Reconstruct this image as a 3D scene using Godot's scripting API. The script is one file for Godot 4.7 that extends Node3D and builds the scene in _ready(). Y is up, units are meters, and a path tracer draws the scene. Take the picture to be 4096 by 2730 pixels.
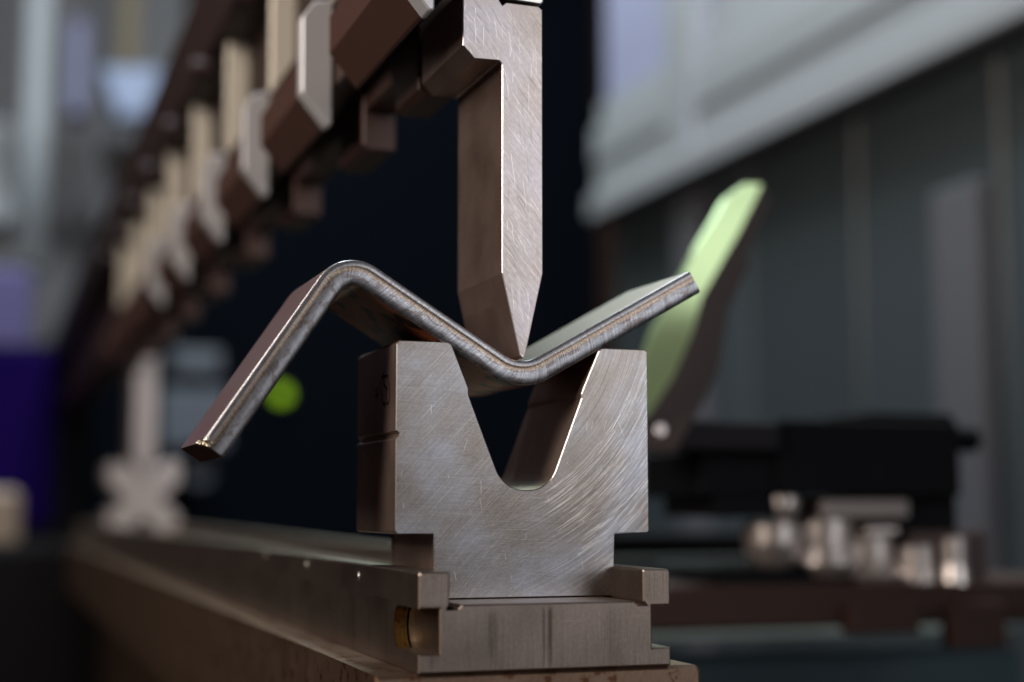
extends Node3D
# Close-up of a press brake: a bent steel strip between a punch and a V die, machine and hall out of focus behind.
# World: x along the die's front face, y up, -z along the machine. Origin: middle of the die's foot, on the rail.

const F := 6200.0                       # focal length in photo pixels (photo 4096 x 2730)
var CAM := Vector3(-0.1732352, 0.03024703, 0.49494251)
var FWD := Vector3(0.32113661, 0.10664637, -0.94100894)
var RIGHT := Vector3(0.946406, 0.0, 0.322979)
var UPV := Vector3.UP
var taken := {}
var M := {}
var rng := RandomNumberGenerator.new()

# ------------------------------------------------------------------ photo pixels to points
func ray(x: float, y: float) -> Vector3:
	return FWD * F + RIGHT * (x - 2048.0) - UPV * (y - 1365.0)
func P(x: float, y: float, z := 0.0) -> Vector3:          # where that sight line meets the plane z
	var d := ray(x, y)
	return CAM + d * ((z - CAM.z) / d.z)
func P2(x: float, y: float, z := 0.0) -> Vector2:
	var p := P(x, y, z)
	return Vector2(p.x, p.y)
func PX(x: float, y: float, px: float) -> Vector3:        # ... the plane x = px
	var d := ray(x, y)
	return CAM + d * ((px - CAM.x) / d.x)

func lin(r: float, g: float, b: float) -> Color:
	return Color(r, g, b).linear_to_srgb()

# ------------------------------------------------------------------ things and parts
func numbered(called: String) -> String:
	if not taken.has(called):
		taken[called] = 0
		return called
	taken[called] += 1
	return "%s_%03d" % [called, taken[called]]
func thing(called: String, label: String, category: String, group := "", at := Vector3.ZERO) -> Node3D:
	var o := Node3D.new()
	o.name = numbered(called)
	add_child(o)
	o.position = at
	o.set_meta("label", label)
	o.set_meta("category", category)
	if group:
		o.set_meta("group", group)
	return o
func put(called: String, mesh: Mesh, mats, parent: Node3D = null, at := Vector3.ZERO) -> MeshInstance3D:
	var o := MeshInstance3D.new()
	o.name = called
	o.mesh = mesh
	var list: Array = mats if mats is Array else [mats]
	for i in mesh.get_surface_count():
		o.set_surface_override_material(i, list[mini(i, list.size() - 1)])
	(parent if parent else self).add_child(o, true)
	o.position = at
	return o
func struct(called: String, mesh: Mesh, mat) -> MeshInstance3D:
	var o := put(numbered(called), mesh, mat)
	o.set_meta("kind", "structure")
	return o

# ------------------------------------------------------------------ shapes
func new_st() -> SurfaceTool:
	var st := SurfaceTool.new()
	st.begin(Mesh.PRIMITIVE_TRIANGLES)
	return st
func tri(st: SurfaceTool, p: Array, uv: Array, n: Array) -> void:
	var g: Vector3 = (p[1] - p[0]).cross(p[2] - p[0])
	var order := [0, 2, 1] if g.dot(n[0] + n[1] + n[2]) > 0.0 else [0, 1, 2]
	for k in order:
		st.set_normal(n[k])
		st.set_uv(uv[k])
		st.add_vertex(p[k])
func quad(st: SurfaceTool, a: Vector3, b: Vector3, c: Vector3, d: Vector3, out: Vector3, ua := Vector2.ZERO, ub := Vector2.ZERO, uc := Vector2.ZERO, ud := Vector2.ZERO) -> void:
	var n := (c - a).cross(d - b).normalized()
	if n.dot(out) < 0.0:
		n = -n
	tri(st, [a, b, c], [ua, ub, uc], [n, n, n])
	tri(st, [a, c, d], [ua, uc, ud], [n, n, n])
func box(st: SurfaceTool, lo: Vector3, hi: Vector3, b := 0.0) -> void:
	var c := (lo + hi) / 2.0
	var h := (hi - lo) / 2.0
	var ax := [Vector3.RIGHT, Vector3.UP, Vector3.BACK]
	for i in 3:
		for s in [-1.0, 1.0]:
			var u: Vector3 = ax[(i + 1) % 3] * (h[(i + 1) % 3] - b)
			var v: Vector3 = ax[(i + 2) % 3] * (h[(i + 2) % 3] - b)
			var o: Vector3 = c + ax[i] * (h[i] * s)
			var hu := u.length() * 10.0
			var hv := v.length() * 10.0
			quad(st, o - u - v, o + u - v, o + u + v, o - u + v, ax[i] * s, Vector2(-hu, -hv), Vector2(hu, -hv), Vector2(hu, hv), Vector2(-hu, hv))
	if b > 0.0:
		for i in 3:
			var j := (i + 1) % 3
			var k := (i + 2) % 3
			for s in [-1.0, 1.0]:
				for t in [-1.0, 1.0]:
					var e: Vector3 = ax[i] * (h[i] - b)
					var p1: Vector3 = c + ax[j] * (h[j] * s) + ax[k] * ((h[k] - b) * t)
					var p2: Vector3 = c + ax[j] * ((h[j] - b) * s) + ax[k] * (h[k] * t)
					quad(st, p1 - e, p1 + e, p2 + e, p2 - e, ax[j] * s + ax[k] * t)
		for sx in [-1.0, 1.0]:
			for sy in [-1.0, 1.0]:
				for sz in [-1.0, 1.0]:
					var q := c + Vector3(h.x * sx, h.y * sy, h.z * sz)
					var n := Vector3(sx, sy, sz).normalized()
					tri(st, [q - Vector3(0, b * sy, b * sz), q - Vector3(b * sx, 0, b * sz), q - Vector3(b * sx, b * sy, 0)], [Vector2.ZERO, Vector2.ZERO, Vector2.ZERO], [n, n, n])
func box_mesh(lo: Vector3, hi: Vector3, b := 0.0) -> Mesh:
	var st := new_st()
	box(st, Vector3(minf(lo.x, hi.x), minf(lo.y, hi.y), minf(lo.z, hi.z)), Vector3(maxf(lo.x, hi.x), maxf(lo.y, hi.y), maxf(lo.z, hi.z)), b)
	return st.commit()
# polygon with rounded corners: entries [Vector2, radius]
func rounded(list: Array, seg := 7) -> PackedVector2Array:
	var out := PackedVector2Array()
	var n := list.size()
	for i in n:
		var p: Vector2 = list[i][0]
		var r: float = list[i][1]
		var a: Vector2 = (list[(i + n - 1) % n][0] - p)
		var b: Vector2 = (list[(i + 1) % n][0] - p)
		if r <= 0.0:
			out.append(p)
			continue
		var ua := a.normalized()
		var ub := b.normalized()
		var half := acos(clampf(ua.dot(ub), -1.0, 1.0)) / 2.0
		var t := minf(r / tan(half), minf(a.length(), b.length()) * 0.49)
		var rr := t * tan(half)
		var c := p + (ua + ub).normalized() * (rr / sin(half))
		var s := (p + ua * t - c)
		var e := (p + ub * t - c)
		var ang := s.angle_to(e)
		for k in seg + 1:
			out.append(c + s.rotated(ang * k / seg))
	return out
func inset(poly: PackedVector2Array, b: float) -> PackedVector2Array:      # poly counter-clockwise
	var out := PackedVector2Array()
	var n := poly.size()
	for i in n:
		var d1 := (poly[i] - poly[(i + n - 1) % n]).normalized()
		var d2 := (poly[(i + 1) % n] - poly[i]).normalized()
		var n1 := Vector2(-d1.y, d1.x)
		var n2 := Vector2(-d2.y, d2.x)
		var m := (n1 + n2).normalized()
		out.append(poly[i] + m * (b / maxf(0.35, m.dot(n1))))
	return out
func ccw(poly: PackedVector2Array) -> PackedVector2Array:
	if Geometry2D.is_polygon_clockwise(poly):      # Godot's idea of clockwise is y-down
		var r := poly.duplicate()
		r.reverse()
		return r
	return poly
func area2(poly: PackedVector2Array) -> float:
	var s := 0.0
	for i in poly.size():
		s += poly[i].cross(poly[(i + 1) % poly.size()])
	return s
# profile in (a, b) carried along the third axis; surface 0 = near cap and its bevel, surface 1 = everything else
func extrude(poly0: PackedVector2Array, z0: float, z1: float, bevel := 0.0, axis := "z", far_bevel := true) -> ArrayMesh:
	var poly := poly0
	if area2(poly) < 0.0:
		poly = poly0.duplicate()
		poly.reverse()
	var map := func(p: Vector2, z: float) -> Vector3:
		return Vector3(p.x, p.y, z) if axis == "z" else Vector3(z, p.y, p.x)
	var front := Vector3.BACK if axis == "z" else Vector3.LEFT
	if axis == "z" and z0 < z1 or axis == "x" and z0 > z1:
		front = -front
	var sg := signf(z1 - z0)
	var ins := inset(poly, bevel) if bevel > 0.0 else poly
	var near := new_st()
	var rest := new_st()
	var idx := Geometry2D.triangulate_polygon(ins)
	for cap in 2:
		var st := near if cap == 0 else rest
		var z := z0 if cap == 0 else z1
		var nn := front if cap == 0 else -front
		for k in range(0, idx.size(), 3):
			var p := []
			var uv := []
			for m in 3:
				var q: Vector2 = ins[idx[k + m]] if cap == 0 or far_bevel else poly[idx[k + m]]
				p.append(map.call(q, z))
				uv.append(Vector2(q.x * 10.0 + 0.5, 1.0 - q.y * 10.0))
			tri(st, p, uv, [nn, nn, nn])
	var n := poly.size()
	var run := 0.0
	for i in n:
		var j := (i + 1) % n
		var d := poly[j] - poly[i]
		var o2 := Vector2(d.y, -d.x).normalized()
		var out: Vector3 = map.call(o2, 0.0)
		var len := d.length()
		var za := z0 + sg * bevel
		var zb := z1 - (sg * bevel if far_bevel else 0.0)
		if bevel > 0.0:
			quad(near, map.call(ins[i], z0), map.call(ins[j], z0), map.call(poly[j], za), map.call(poly[i], za), out + front)
			if far_bevel:
				quad(rest, map.call(ins[i], z1), map.call(ins[j], z1), map.call(poly[j], zb), map.call(poly[i], zb), out - front)
		var uvs := [Vector2(run * 10.0, za * 10.0), Vector2((run + len) * 10.0, za * 10.0), Vector2((run + len) * 10.0, zb * 10.0), Vector2(run * 10.0, zb * 10.0)]
		quad(rest, map.call(poly[i], za), map.call(poly[j], za), map.call(poly[j], zb), map.call(poly[i], zb), out, uvs[0], uvs[1], uvs[2], uvs[3])
		run += len
	var m := near.commit()
	return rest.commit(m)
# turned shape: profile of (radius, height) about an axis
func lathe(prof: Array, seg := 24) -> ArrayMesh:
	var st := new_st()
	for i in prof.size() - 1:
		var a: Vector2 = prof[i]
		var b: Vector2 = prof[i + 1]
		var dd := b - a
		var n2 := Vector2(dd.y, -dd.x).normalized()
		for k in seg:
			var c0 := Vector2.from_angle(TAU * k / seg)
			var c1 := Vector2.from_angle(TAU * (k + 1) / seg)
			var p := [Vector3(c0.x * a.x, a.y, c0.y * a.x), Vector3(c1.x * a.x, a.y, c1.y * a.x), Vector3(c1.x * b.x, b.y, c1.y * b.x), Vector3(c0.x * b.x, b.y, c0.y * b.x)]
			var m0 := Vector3(c0.x * n2.x, n2.y, c0.y * n2.x)
			var m1 := Vector3(c1.x * n2.x, n2.y, c1.y * n2.x)
			var z := Vector2.ZERO
			tri(st, [p[0], p[1], p[2]], [z, z, z], [m0, m1, m1])
			tri(st, [p[0], p[2], p[3]], [z, z, z], [m0, m1, m0])
	return st.commit()
func rod(r: float, h: float, b := 0.0, seg := 24) -> ArrayMesh:
	return lathe([Vector2(0.0, 0.0), Vector2(r - b, 0.0), Vector2(r, b), Vector2(r, h - b), Vector2(r - b, h), Vector2(0.0, h)], seg)

# ------------------------------------------------------------------ surfaces
# strokes of a tool or of wear, drawn into a field of heights
func stroke(f: PackedFloat32Array, n: int, p0: Vector2, ang: float, len: float, bend: float, v: float) -> void:
	var p := p0
	var a := ang
	var steps := int(len)
	for s in steps:
		var x := int(p.x)
		var y := int(p.y)
		if x >= 0 and y >= 0 and x < n and y < n:
			var e := minf(1.0, minf(s, steps - s) / (0.15 * len + 1.0))
			var i := y * n + x
			f[i] = f[i] * (1.0 - 0.55 * e) + v * e
		p += Vector2.from_angle(a)
		a += bend
func field(n: int) -> PackedFloat32Array:
	var f := PackedFloat32Array()
	f.resize(n * n)
	return f
func noise(seed_: int, freq: float, oct := 3) -> FastNoiseLite:
	var z := FastNoiseLite.new()
	z.seed = seed_
	z.frequency = freq
	z.fractal_octaves = oct
	z.noise_type = FastNoiseLite.TYPE_SIMPLEX_SMOOTH
	return z
# colours and relief of a worked steel face from a field of strokes: [albedo, height, roughness]
func steel_maps(f: PackedFloat32Array, n: int, seed_: int, base: Color, tint: Color, gain: float, spots := 0.0) -> Array:
	var a := PackedByteArray()
	a.resize(n * n * 3)
	var h := PackedByteArray()
	h.resize(n * n)
	var r := PackedByteArray()
	r.resize(n * n)
	var big := noise(seed_, 3.0 / n, 4)
	var fine := noise(seed_ + 1, 60.0 / n, 2)
	var rust := noise(seed_ + 2, 9.0 / n, 5)
	for y in n:
		for x in n:
			var i := y * n + x
			var s := f[i]
			var b := big.get_noise_2d(x, y)
			var g := fine.get_noise_2d(x, y)
			var k := 1.0 + s * gain + b * 0.20 + g * 0.05
			var c := base.lerp(tint, clampf(b * 0.9 + 0.4, 0.0, 1.0)) * k
			if spots > 0.0:
				var q := clampf((rust.get_noise_2d(x, y) + g * 0.25 - 0.42 + spots * 0.3) * 5.0, 0.0, 1.0)
				c = c.lerp(Color(0.36, 0.21, 0.13), q * 0.7)
			a[i * 3] = clampi(int(c.r * 255.0), 0, 255)
			a[i * 3 + 1] = clampi(int(c.g * 255.0), 0, 255)
			a[i * 3 + 2] = clampi(int(c.b * 255.0), 0, 255)
			h[i] = clampi(int(128.0 + s * 90.0 + g * 3.0), 0, 255)
			r[i] = clampi(int((0.88 + g * 0.04 + b * 0.08 - s * 0.05) * 255.0), 0, 255)
	return [ImageTexture.create_from_image(Image.create_from_data(n, n, false, Image.FORMAT_RGB8, a)), ImageTexture.create_from_image(Image.create_from_data(n, n, false, Image.FORMAT_L8, h)), ImageTexture.create_from_image(Image.create_from_data(n, n, false, Image.FORMAT_L8, r))]
func mat(color: Color, rough: float, metal := 0.0) -> StandardMaterial3D:
	var m := StandardMaterial3D.new()
	m.albedo_color = color
	m.roughness = rough
	m.metallic = metal
	return m
func mapped(maps: Array, rough: float, metal: float, relief: float, tri_scale := 0.0) -> StandardMaterial3D:
	var m := mat(Color.WHITE, rough, metal)
	m.albedo_texture = maps[0]
	m.roughness_texture = maps[2]
	m.heightmap_enabled = true
	m.heightmap_texture = maps[1]
	m.heightmap_scale = relief
	if tri_scale > 0.0:
		m.uv1_triplanar = true
		m.uv1_scale = Vector3.ONE * tri_scale
	return m

func make_materials() -> void:
	rng.seed = 11
	# die face: arcs left by the grinding wheel round a centre at the upper left, straight wear lower left
	var n := 1024
	var f := field(n)
	var c := Vector2(0.5 - 0.34, 1.0 - 1.04) * n
	for i in 5200:
		var r := rng.randf_range(0.40, 1.40) * n
		var t := rng.randf_range(-0.2, 1.6)
		var p := c + Vector2.from_angle(t) * r
		var right := clampf(p.x / n * 1.3 - 0.25, 0.15, 1.0)
		stroke(f, n, p, t + PI / 2 + rng.randf_range(-0.03, 0.03), rng.randf_range(60, 420), 1.0 / r, rng.randf_range(-0.22, 0.26) * right)
	for i in 1500:
		stroke(f, n, Vector2(rng.randf_range(-0.1, 0.45), rng.randf_range(0.15, 1.05)) * n, -0.80 + rng.randf_range(-0.05, 0.05), rng.randf_range(30, 190), 0.0, rng.randf_range(-0.18, 0.26))
	for i in 900:
		stroke(f, n, Vector2(rng.randf_range(-0.1, 0.55), rng.randf()) * n, 0.10 + rng.randf_range(-0.05, 0.05), rng.randf_range(40, 220), -0.0006, rng.randf_range(-0.16, 0.16))
	for i in 700:  # bright arcs: sheen of the right side painted along the grinding marks
		var r := rng.randf_range(0.80, 1.15) * n
		var t := rng.randf_range(0.25, 0.95)
		stroke(f, n, c + Vector2.from_angle(t) * r, t + PI / 2, rng.randf_range(30, 160), 1.0 / r, rng.randf_range(0.25, 0.8))
	for i in 34:
		stroke(f, n, Vector2(rng.randf(), rng.randf_range(0.3, 1.0)) * n, rng.randfn(1.5, 0.25), rng.randf_range(10, 60), rng.randf_range(-0.004, 0.004), rng.randf_range(0.4, 0.9))
	M.die_front = mapped(steel_maps(f, n, 5, Color(0.615, 0.58, 0.555), Color(0.575, 0.575, 0.60), 0.95), 0.36, 0.94, 0.010)
	# punch face: fine slanted grinding, upright scratches
	f = field(n)
	for i in 5200:
		stroke(f, n, Vector2(rng.randf(), rng.randf()) * n, 0.9 + rng.randf_range(-0.16, 0.16), rng.randf_range(10, 80), 0.001, rng.randf_range(-0.3, 0.4))
	for i in 700:
		stroke(f, n, Vector2(rng.randf(), rng.randf()) * n, 1.5 + rng.randf_range(-0.08, 0.08), rng.randf_range(10, 120), 0.0, rng.randf_range(-0.25, 0.55))
	for i in 60:
		stroke(f, n, Vector2(rng.randf(), rng.randf()) * n, rng.randf_range(0.9, 2.2), rng.randf_range(20, 90), 0.0, rng.randf_range(0.5, 0.9))
	M.punch_front = mapped(steel_maps(f, n, 15, Color(0.68, 0.635, 0.61), Color(0.63, 0.605, 0.62), 0.95), 0.38, 0.94, 0.012)
	M.punch_front.uv1_scale = Vector3(0.8, 0.8, 1.0)
	M.punch_front.uv1_offset = Vector3(0.05, -0.156, 0.0)
	# ground sides of the tools, the red of their shade put into the colour
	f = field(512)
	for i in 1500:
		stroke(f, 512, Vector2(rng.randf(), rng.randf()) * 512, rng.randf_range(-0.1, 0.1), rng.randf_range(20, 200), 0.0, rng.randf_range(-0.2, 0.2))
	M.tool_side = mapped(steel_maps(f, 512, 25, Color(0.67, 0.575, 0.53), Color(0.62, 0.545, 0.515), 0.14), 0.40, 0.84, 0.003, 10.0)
	# rail: milled, handled, small rust freckles
	f = field(n)
	for i in 2600:
		stroke(f, n, Vector2(rng.randf(), rng.randf()) * n, PI / 2 + rng.randf_range(-0.06, 0.06), rng.randf_range(20, 260), 0.0, rng.randf_range(-0.22, 0.22))
	for i in 260:
		stroke(f, n, Vector2(rng.randf(), rng.randf()) * n, rng.randf_range(-0.3, 0.3), rng.randf_range(10, 100), 0.0, rng.randf_range(-0.3, 0.3))
	for st in [[890, 24, -0.16], [1255, 9, -0.24], [1215, 5, -0.14], [520, 20, -0.12], [1640, 30, -0.09]]:      # stains run down the face
		var sx: float = (P2(1400 + st[0] * 0.6375, 2480, 0.027).x * 10.0 + 0.5) * n
		for k in 90:
			stroke(f, n, Vector2(sx + rng.randfn(0.0, st[1] * 0.45), rng.randf_range(0.0, 40.0)), PI / 2 + rng.randf_range(-0.01, 0.01), rng.randf_range(80, 210), 0.0, st[2])
	M.rail_front = mapped(steel_maps(f, n, 35, Color(0.62, 0.56, 0.52), Color(0.55, 0.50, 0.47), 0.75, -0.10), 0.44, 0.98, 0.010)
	M.rail_side = mapped(steel_maps(f, n, 36, Color(0.60, 0.54, 0.50), Color(0.53, 0.48, 0.45), 0.35, -0.05), 0.42, 0.98, 0.010, 8.0)
	# bed: slanted milling, rust
	f = field(512)
	for i in 44:
		for k in 14:
			stroke(f, 512, Vector2(i * 26.0 - 350 + k * 0.8, 512), -1.05, 620, 0.0, (0.05 if k < 7 else -0.05) + rng.randf_range(-0.06, 0.06))
	M.bed = mapped(steel_maps(f, 512, 45, Color(0.60, 0.49, 0.41), Color(0.52, 0.44, 0.39), 0.3, 0.5), 0.48, 0.95, 0.010, 8.0)
	# mill scale of the bent strip
	f = field(512)
	for i in 500:
		stroke(f, 512, Vector2(rng.randf(), rng.randf()) * 512, rng.randf_range(-0.2, 0.2), rng.randf_range(10, 160), 0.0, rng.randf_range(-0.5, 0.2))
	M.scale = mapped(steel_maps(f, 512, 55, Color(0.52, 0.37, 0.37), Color(0.40, 0.33, 0.34), 0.2, 0.20), 0.36, 0.55, 0.006, 9.0)
	M.cut_edge = edge_material()
	M.torn_end = mapped(steel_maps(f, 512, 56, Color(0.34, 0.20, 0.16), Color(0.30, 0.20, 0.18), 0.3, 0.4), 0.5, 0.8, 0.02, 20.0)
	M.bead = mat(lin(0.75, 0.66, 0.48), 0.18, 1.0)
	M.far_steel = mat(lin(0.62, 0.55, 0.53), 0.4, 0.85)
	M.etch = mat(lin(0.012, 0.010, 0.010), 0.7, 0.0)
	M.brass = mapped(steel_maps(f, 512, 57, Color(0.66, 0.52, 0.27), Color(0.42, 0.32, 0.20), 0.8, 0.2), 0.45, 0.85, 0.03, 30.0)
	M.bore = mat(lin(0.42, 0.33, 0.22), 0.35, 0.9)
	M.bright = mat(lin(0.72, 0.70, 0.68), 0.34, 0.95)
	
	M.lit_bar = mat(lin(0.90, 0.84, 0.73), 0.5, 0.3)  # pale tone paints the light caught by the steel bar ends
	M.plate = mat(lin(0.72, 0.72, 0.76), 0.38, 0.35)  # clamp end faces: their brightness is put into the colour
	M.wedge = mat(lin(0.12, 0.062, 0.050), 0.48, 0.4)  # rest of the same clamp, its shaded brown painted in
	M.jaw = mat(lin(0.060, 0.030, 0.025), 0.5, 0.2)
	M.clamp = mat(lin(0.62, 0.56, 0.54), 0.36, 0.97)
	M.ram = mat(lin(0.030, 0.014, 0.012), 0.6, 0.1)
	M.knob = mat(lin(0.07, 0.045, 0.05), 0.45, 0.3)
	M.black = mat(lin(0.004, 0.004, 0.006), 0.75, 0.0)
	M.black.metallic_specular = 0.25
	M.black_metal = mat(lin(0.010, 0.008, 0.011), 0.6, 0.1)
	M.black_metal.metallic_specular = 0.3
	M.dark_brown = mat(lin(0.055, 0.032, 0.029), 0.6, 0.1)
	M.pin = mat(lin(0.72, 0.65, 0.62), 0.34, 0.88)
	M.green = mat(lin(0.60, 0.78, 0.40), 0.28, 0.45)
	M.teal = mat(lin(0.030, 0.060, 0.078), 0.6, 0.0)
	M.frame = mat(lin(0.0018, 0.0030, 0.0052), 0.85, 0.0)
	M.frame.metallic_specular = 0.12
	M.guard = mat(lin(0.36, 0.37, 0.40), 0.5, 0.0)
	M.lavender = mat(lin(0.34, 0.34, 0.52), 0.6, 0.0)
	M.wall = mat(lin(0.13, 0.15, 0.155), 0.6, 0.0)
	M.reflection_strip = mat(lin(0.125, 0.122, 0.14), 0.6, 0.0)
	M.hall = mat(lin(0.28, 0.275, 0.28), 0.8, 0.0)
	M.column = mat(lin(0.52, 0.56, 0.58), 0.6, 0.0)
	M.white = mat(lin(0.72, 0.78, 0.82), 0.6, 0.0)
	M.indigo = mat(lin(0.007, 0.0008, 0.052), 0.75, 0.0)
	M.indigo.metallic_specular = 0.15
	M.lilac = mat(lin(0.085, 0.072, 0.18), 0.8, 0.0)
	M.ochre = mat(lin(0.26, 0.20, 0.10), 0.6, 0.0)
	M.sky_blue = mat(lin(0.50, 0.60, 0.85), 0.5, 0.0)
	M.beige = mat(lin(0.26, 0.19, 0.135), 0.6, 0.0)
	M.grey_paint = mat(lin(0.10, 0.11, 0.13), 0.6, 0.0)
	M.dull_steel = mat(lin(0.22, 0.19, 0.18), 0.5, 0.7)
	M.beam = mat(lin(0.042, 0.024, 0.021), 0.65, 0.0)
	M.beam.metallic_specular = 0.25
	M.olive = mat(lin(0.022, 0.026, 0.018), 0.7, 0.0)
	M.floor = mat(lin(0.008, 0.0065, 0.006), 0.9, 0.0)
	M.floor.metallic_specular = 0.15
	M.charcoal = mat(lin(0.008, 0.007, 0.008), 0.8, 0.0)
	M.charcoal.metallic_specular = 0.2
	M.rust_scale = rust_material()

# underside of the strip: rust with patches of black scale left on it
func rust_material() -> StandardMaterial3D:
	var n := 512
	var a := PackedByteArray()
	a.resize(n * n * 3)
	var big := noise(91, 0.012, 4)
	var fine := noise(92, 0.08, 3)
	for y in n:
		for x in n:
			var b := big.get_noise_2d(x, y) + fine.get_noise_2d(x, y) * 0.18
			var c := Color(0.56, 0.33, 0.21) * (1.0 + fine.get_noise_2d(x * 0.3, y * 3.0) * 0.25)
			c = c.lerp(Color(0.13, 0.11, 0.11), clampf((b - 0.10) * 9.0, 0.0, 1.0))
			var i := (y * n + x) * 3
			a[i] = clampi(int(c.r * 255.0), 0, 255)
			a[i + 1] = clampi(int(c.g * 255.0), 0, 255)
			a[i + 2] = clampi(int(c.b * 255.0), 0, 255)
	var m := mat(Color.WHITE, 0.45, 0.35)
	m.albedo_texture = ImageTexture.create_from_image(Image.create_from_data(n, n, false, Image.FORMAT_RGB8, a))
	return m

# laser-cut edge: bright top lip, brown heat line, blue-grey body with drag lines across the thickness
func edge_material() -> StandardMaterial3D:
	var w := 2048
	var h := 128
	var a := PackedByteArray()
	a.resize(w * h * 3)
	var hh := PackedByteArray()
	hh.resize(w * h)
	var rr := PackedByteArray()
	rr.resize(w * h)
	var lines := PackedFloat32Array()
	lines.resize(w + 64)
	var walk := 0.0
	for x in w + 64:
		walk = walk * 0.15 + rng.randf_range(-1.0, 1.0)
		lines[x] = walk
	var wob := noise(71, 0.010, 4)
	var patch := noise(72, 0.02, 4)
	var fine := noise(73, 0.25, 2)
	for y in h:
		var v := float(y) / h
		for x in w:
			var i := y * w + x
			var wv := wob.get_noise_2d(x, 7.0) * 0.07
			var drag := lines[clampi(x + int(22.0 * v * v), 0, w + 63)]
			var lip := clampf((0.24 + wv * 0.6 - v) * 22.0, 0.0, 1.0)
			var body := clampf((v - 0.40 - wv + fine.get_noise_2d(x, y) * 0.03) * 14.0, 0.0, 1.0)
			var steel := Color(0.62, 0.62, 0.64)
			var c := Color(0.58, 0.52, 0.47).lerp(steel, maxf(body, lip))
			var p := patch.get_noise_2d(x * 0.6, y)
			if body > 0.5 and p > 0.18:
				c = c.lerp(Color(0.42, 0.37, 0.36), 0.5)
			var amp := 0.09 if x < w * 0.30 else 0.22
			c *= 1.0 + drag * amp * (0.4 + 0.6 * body) * 0.8 + fine.get_noise_2d(x * 1.7, y * 0.4) * 0.10
			a[i * 3] = clampi(int(c.r * 255.0), 0, 255)
			a[i * 3 + 1] = clampi(int(c.g * 255.0), 0, 255)
			a[i * 3 + 2] = clampi(int(c.b * 255.0), 0, 255)
			hh[i] = clampi(int(128.0 + drag * 46.0 * (amp * 4.0) * (1.0 - 0.7 * lip) + fine.get_noise_2d(x, y) * 24.0), 0, 255)
			rr[i] = clampi(int((0.75 + 0.2 * body + fine.get_noise_2d(x * 0.3, y * 0.3) * 0.3 + lip * 0.1) * 255.0), 0, 255)
	var m := mat(Color.WHITE, 0.42, 0.92)
	m.albedo_texture = ImageTexture.create_from_image(Image.create_from_data(w, h, false, Image.FORMAT_RGB8, a))
	m.heightmap_enabled = true
	m.heightmap_texture = ImageTexture.create_from_image(Image.create_from_data(w, h, false, Image.FORMAT_L8, hh))
	m.heightmap_scale = 0.008
	m.roughness_texture = ImageTexture.create_from_image(Image.create_from_data(w, h, false, Image.FORMAT_L8, rr))
	return m

# ------------------------------------------------------------------ camera and light
func aim(o: Node3D, at: Vector3, to: Vector3) -> void:
	add_child(o)
	o.look_at_from_position(at, to, Vector3.UP if absf((to - at).normalized().y) < 0.98 else Vector3.RIGHT)
func lamp(called: String, label: String, at: Vector3, to: Vector3, size: Vector2, color: Color, energy: float, glow: float) -> void:
	var t := thing(called, label, "lamp")
	t.look_at_from_position(at, to, Vector3.UP if absf((to - at).normalized().y) < 0.98 else Vector3.RIGHT)
	var w := size.x / 2.0
	var h := size.y / 2.0
	put("housing", box_mesh(Vector3(-w - 0.03, -h - 0.03, 0.012), Vector3(w + 0.03, h + 0.03, 0.08), 0.006), M.grey_paint, t)
	var d := mat(Color(0.9, 0.9, 0.9), 0.5)
	d.emission_enabled = true
	d.emission = color
	d.emission_energy_multiplier = glow
	put("diffuser", box_mesh(Vector3(-w, -h, 0.004), Vector3(w, h, 0.010)), d, t)
	var l := AreaLight3D.new()
	l.name = "lamp_light"
	l.area_size = size
	l.light_color = color
	l.light_energy = energy
	l.area_range = 20.0
	l.shadow_enabled = true
	t.add_child(l)

func setup() -> void:
	RIGHT = FWD.cross(Vector3.UP).normalized()
	FWD = FWD.normalized()
	UPV = RIGHT.cross(FWD)
	var cam := Camera3D.new()
	cam.name = "camera"
	var at := CameraAttributesPhysical.new()
	at.frustum_focal_length = F / 2730.0 * 24.0
	at.frustum_focus_distance = 0.522
	at.exposure_aperture = 4.2
	at.frustum_near = 0.02
	at.frustum_far = 60.0
	cam.attributes = at
	add_child(cam)
	cam.fov = rad_to_deg(2.0 * atan(1365.0 / F))
	cam.near = 0.02
	cam.far = 60.0
	cam.transform = Transform3D(Basis(RIGHT, UPV, -FWD), CAM)
	cam.current = true
	var we := WorldEnvironment.new()
	we.name = "surroundings"
	var e := Environment.new()
	e.background_mode = Environment.BG_COLOR
	e.background_color = lin(0.018, 0.0105, 0.009)
	e.tonemap_mode = Environment.TONE_MAPPER_LINEAR
	e.tonemap_exposure = 1.0
	e.sdfgi_enabled = true
	e.ssao_enabled = true
	e.ssil_enabled = true
	we.environment = e
	add_child(we)

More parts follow.
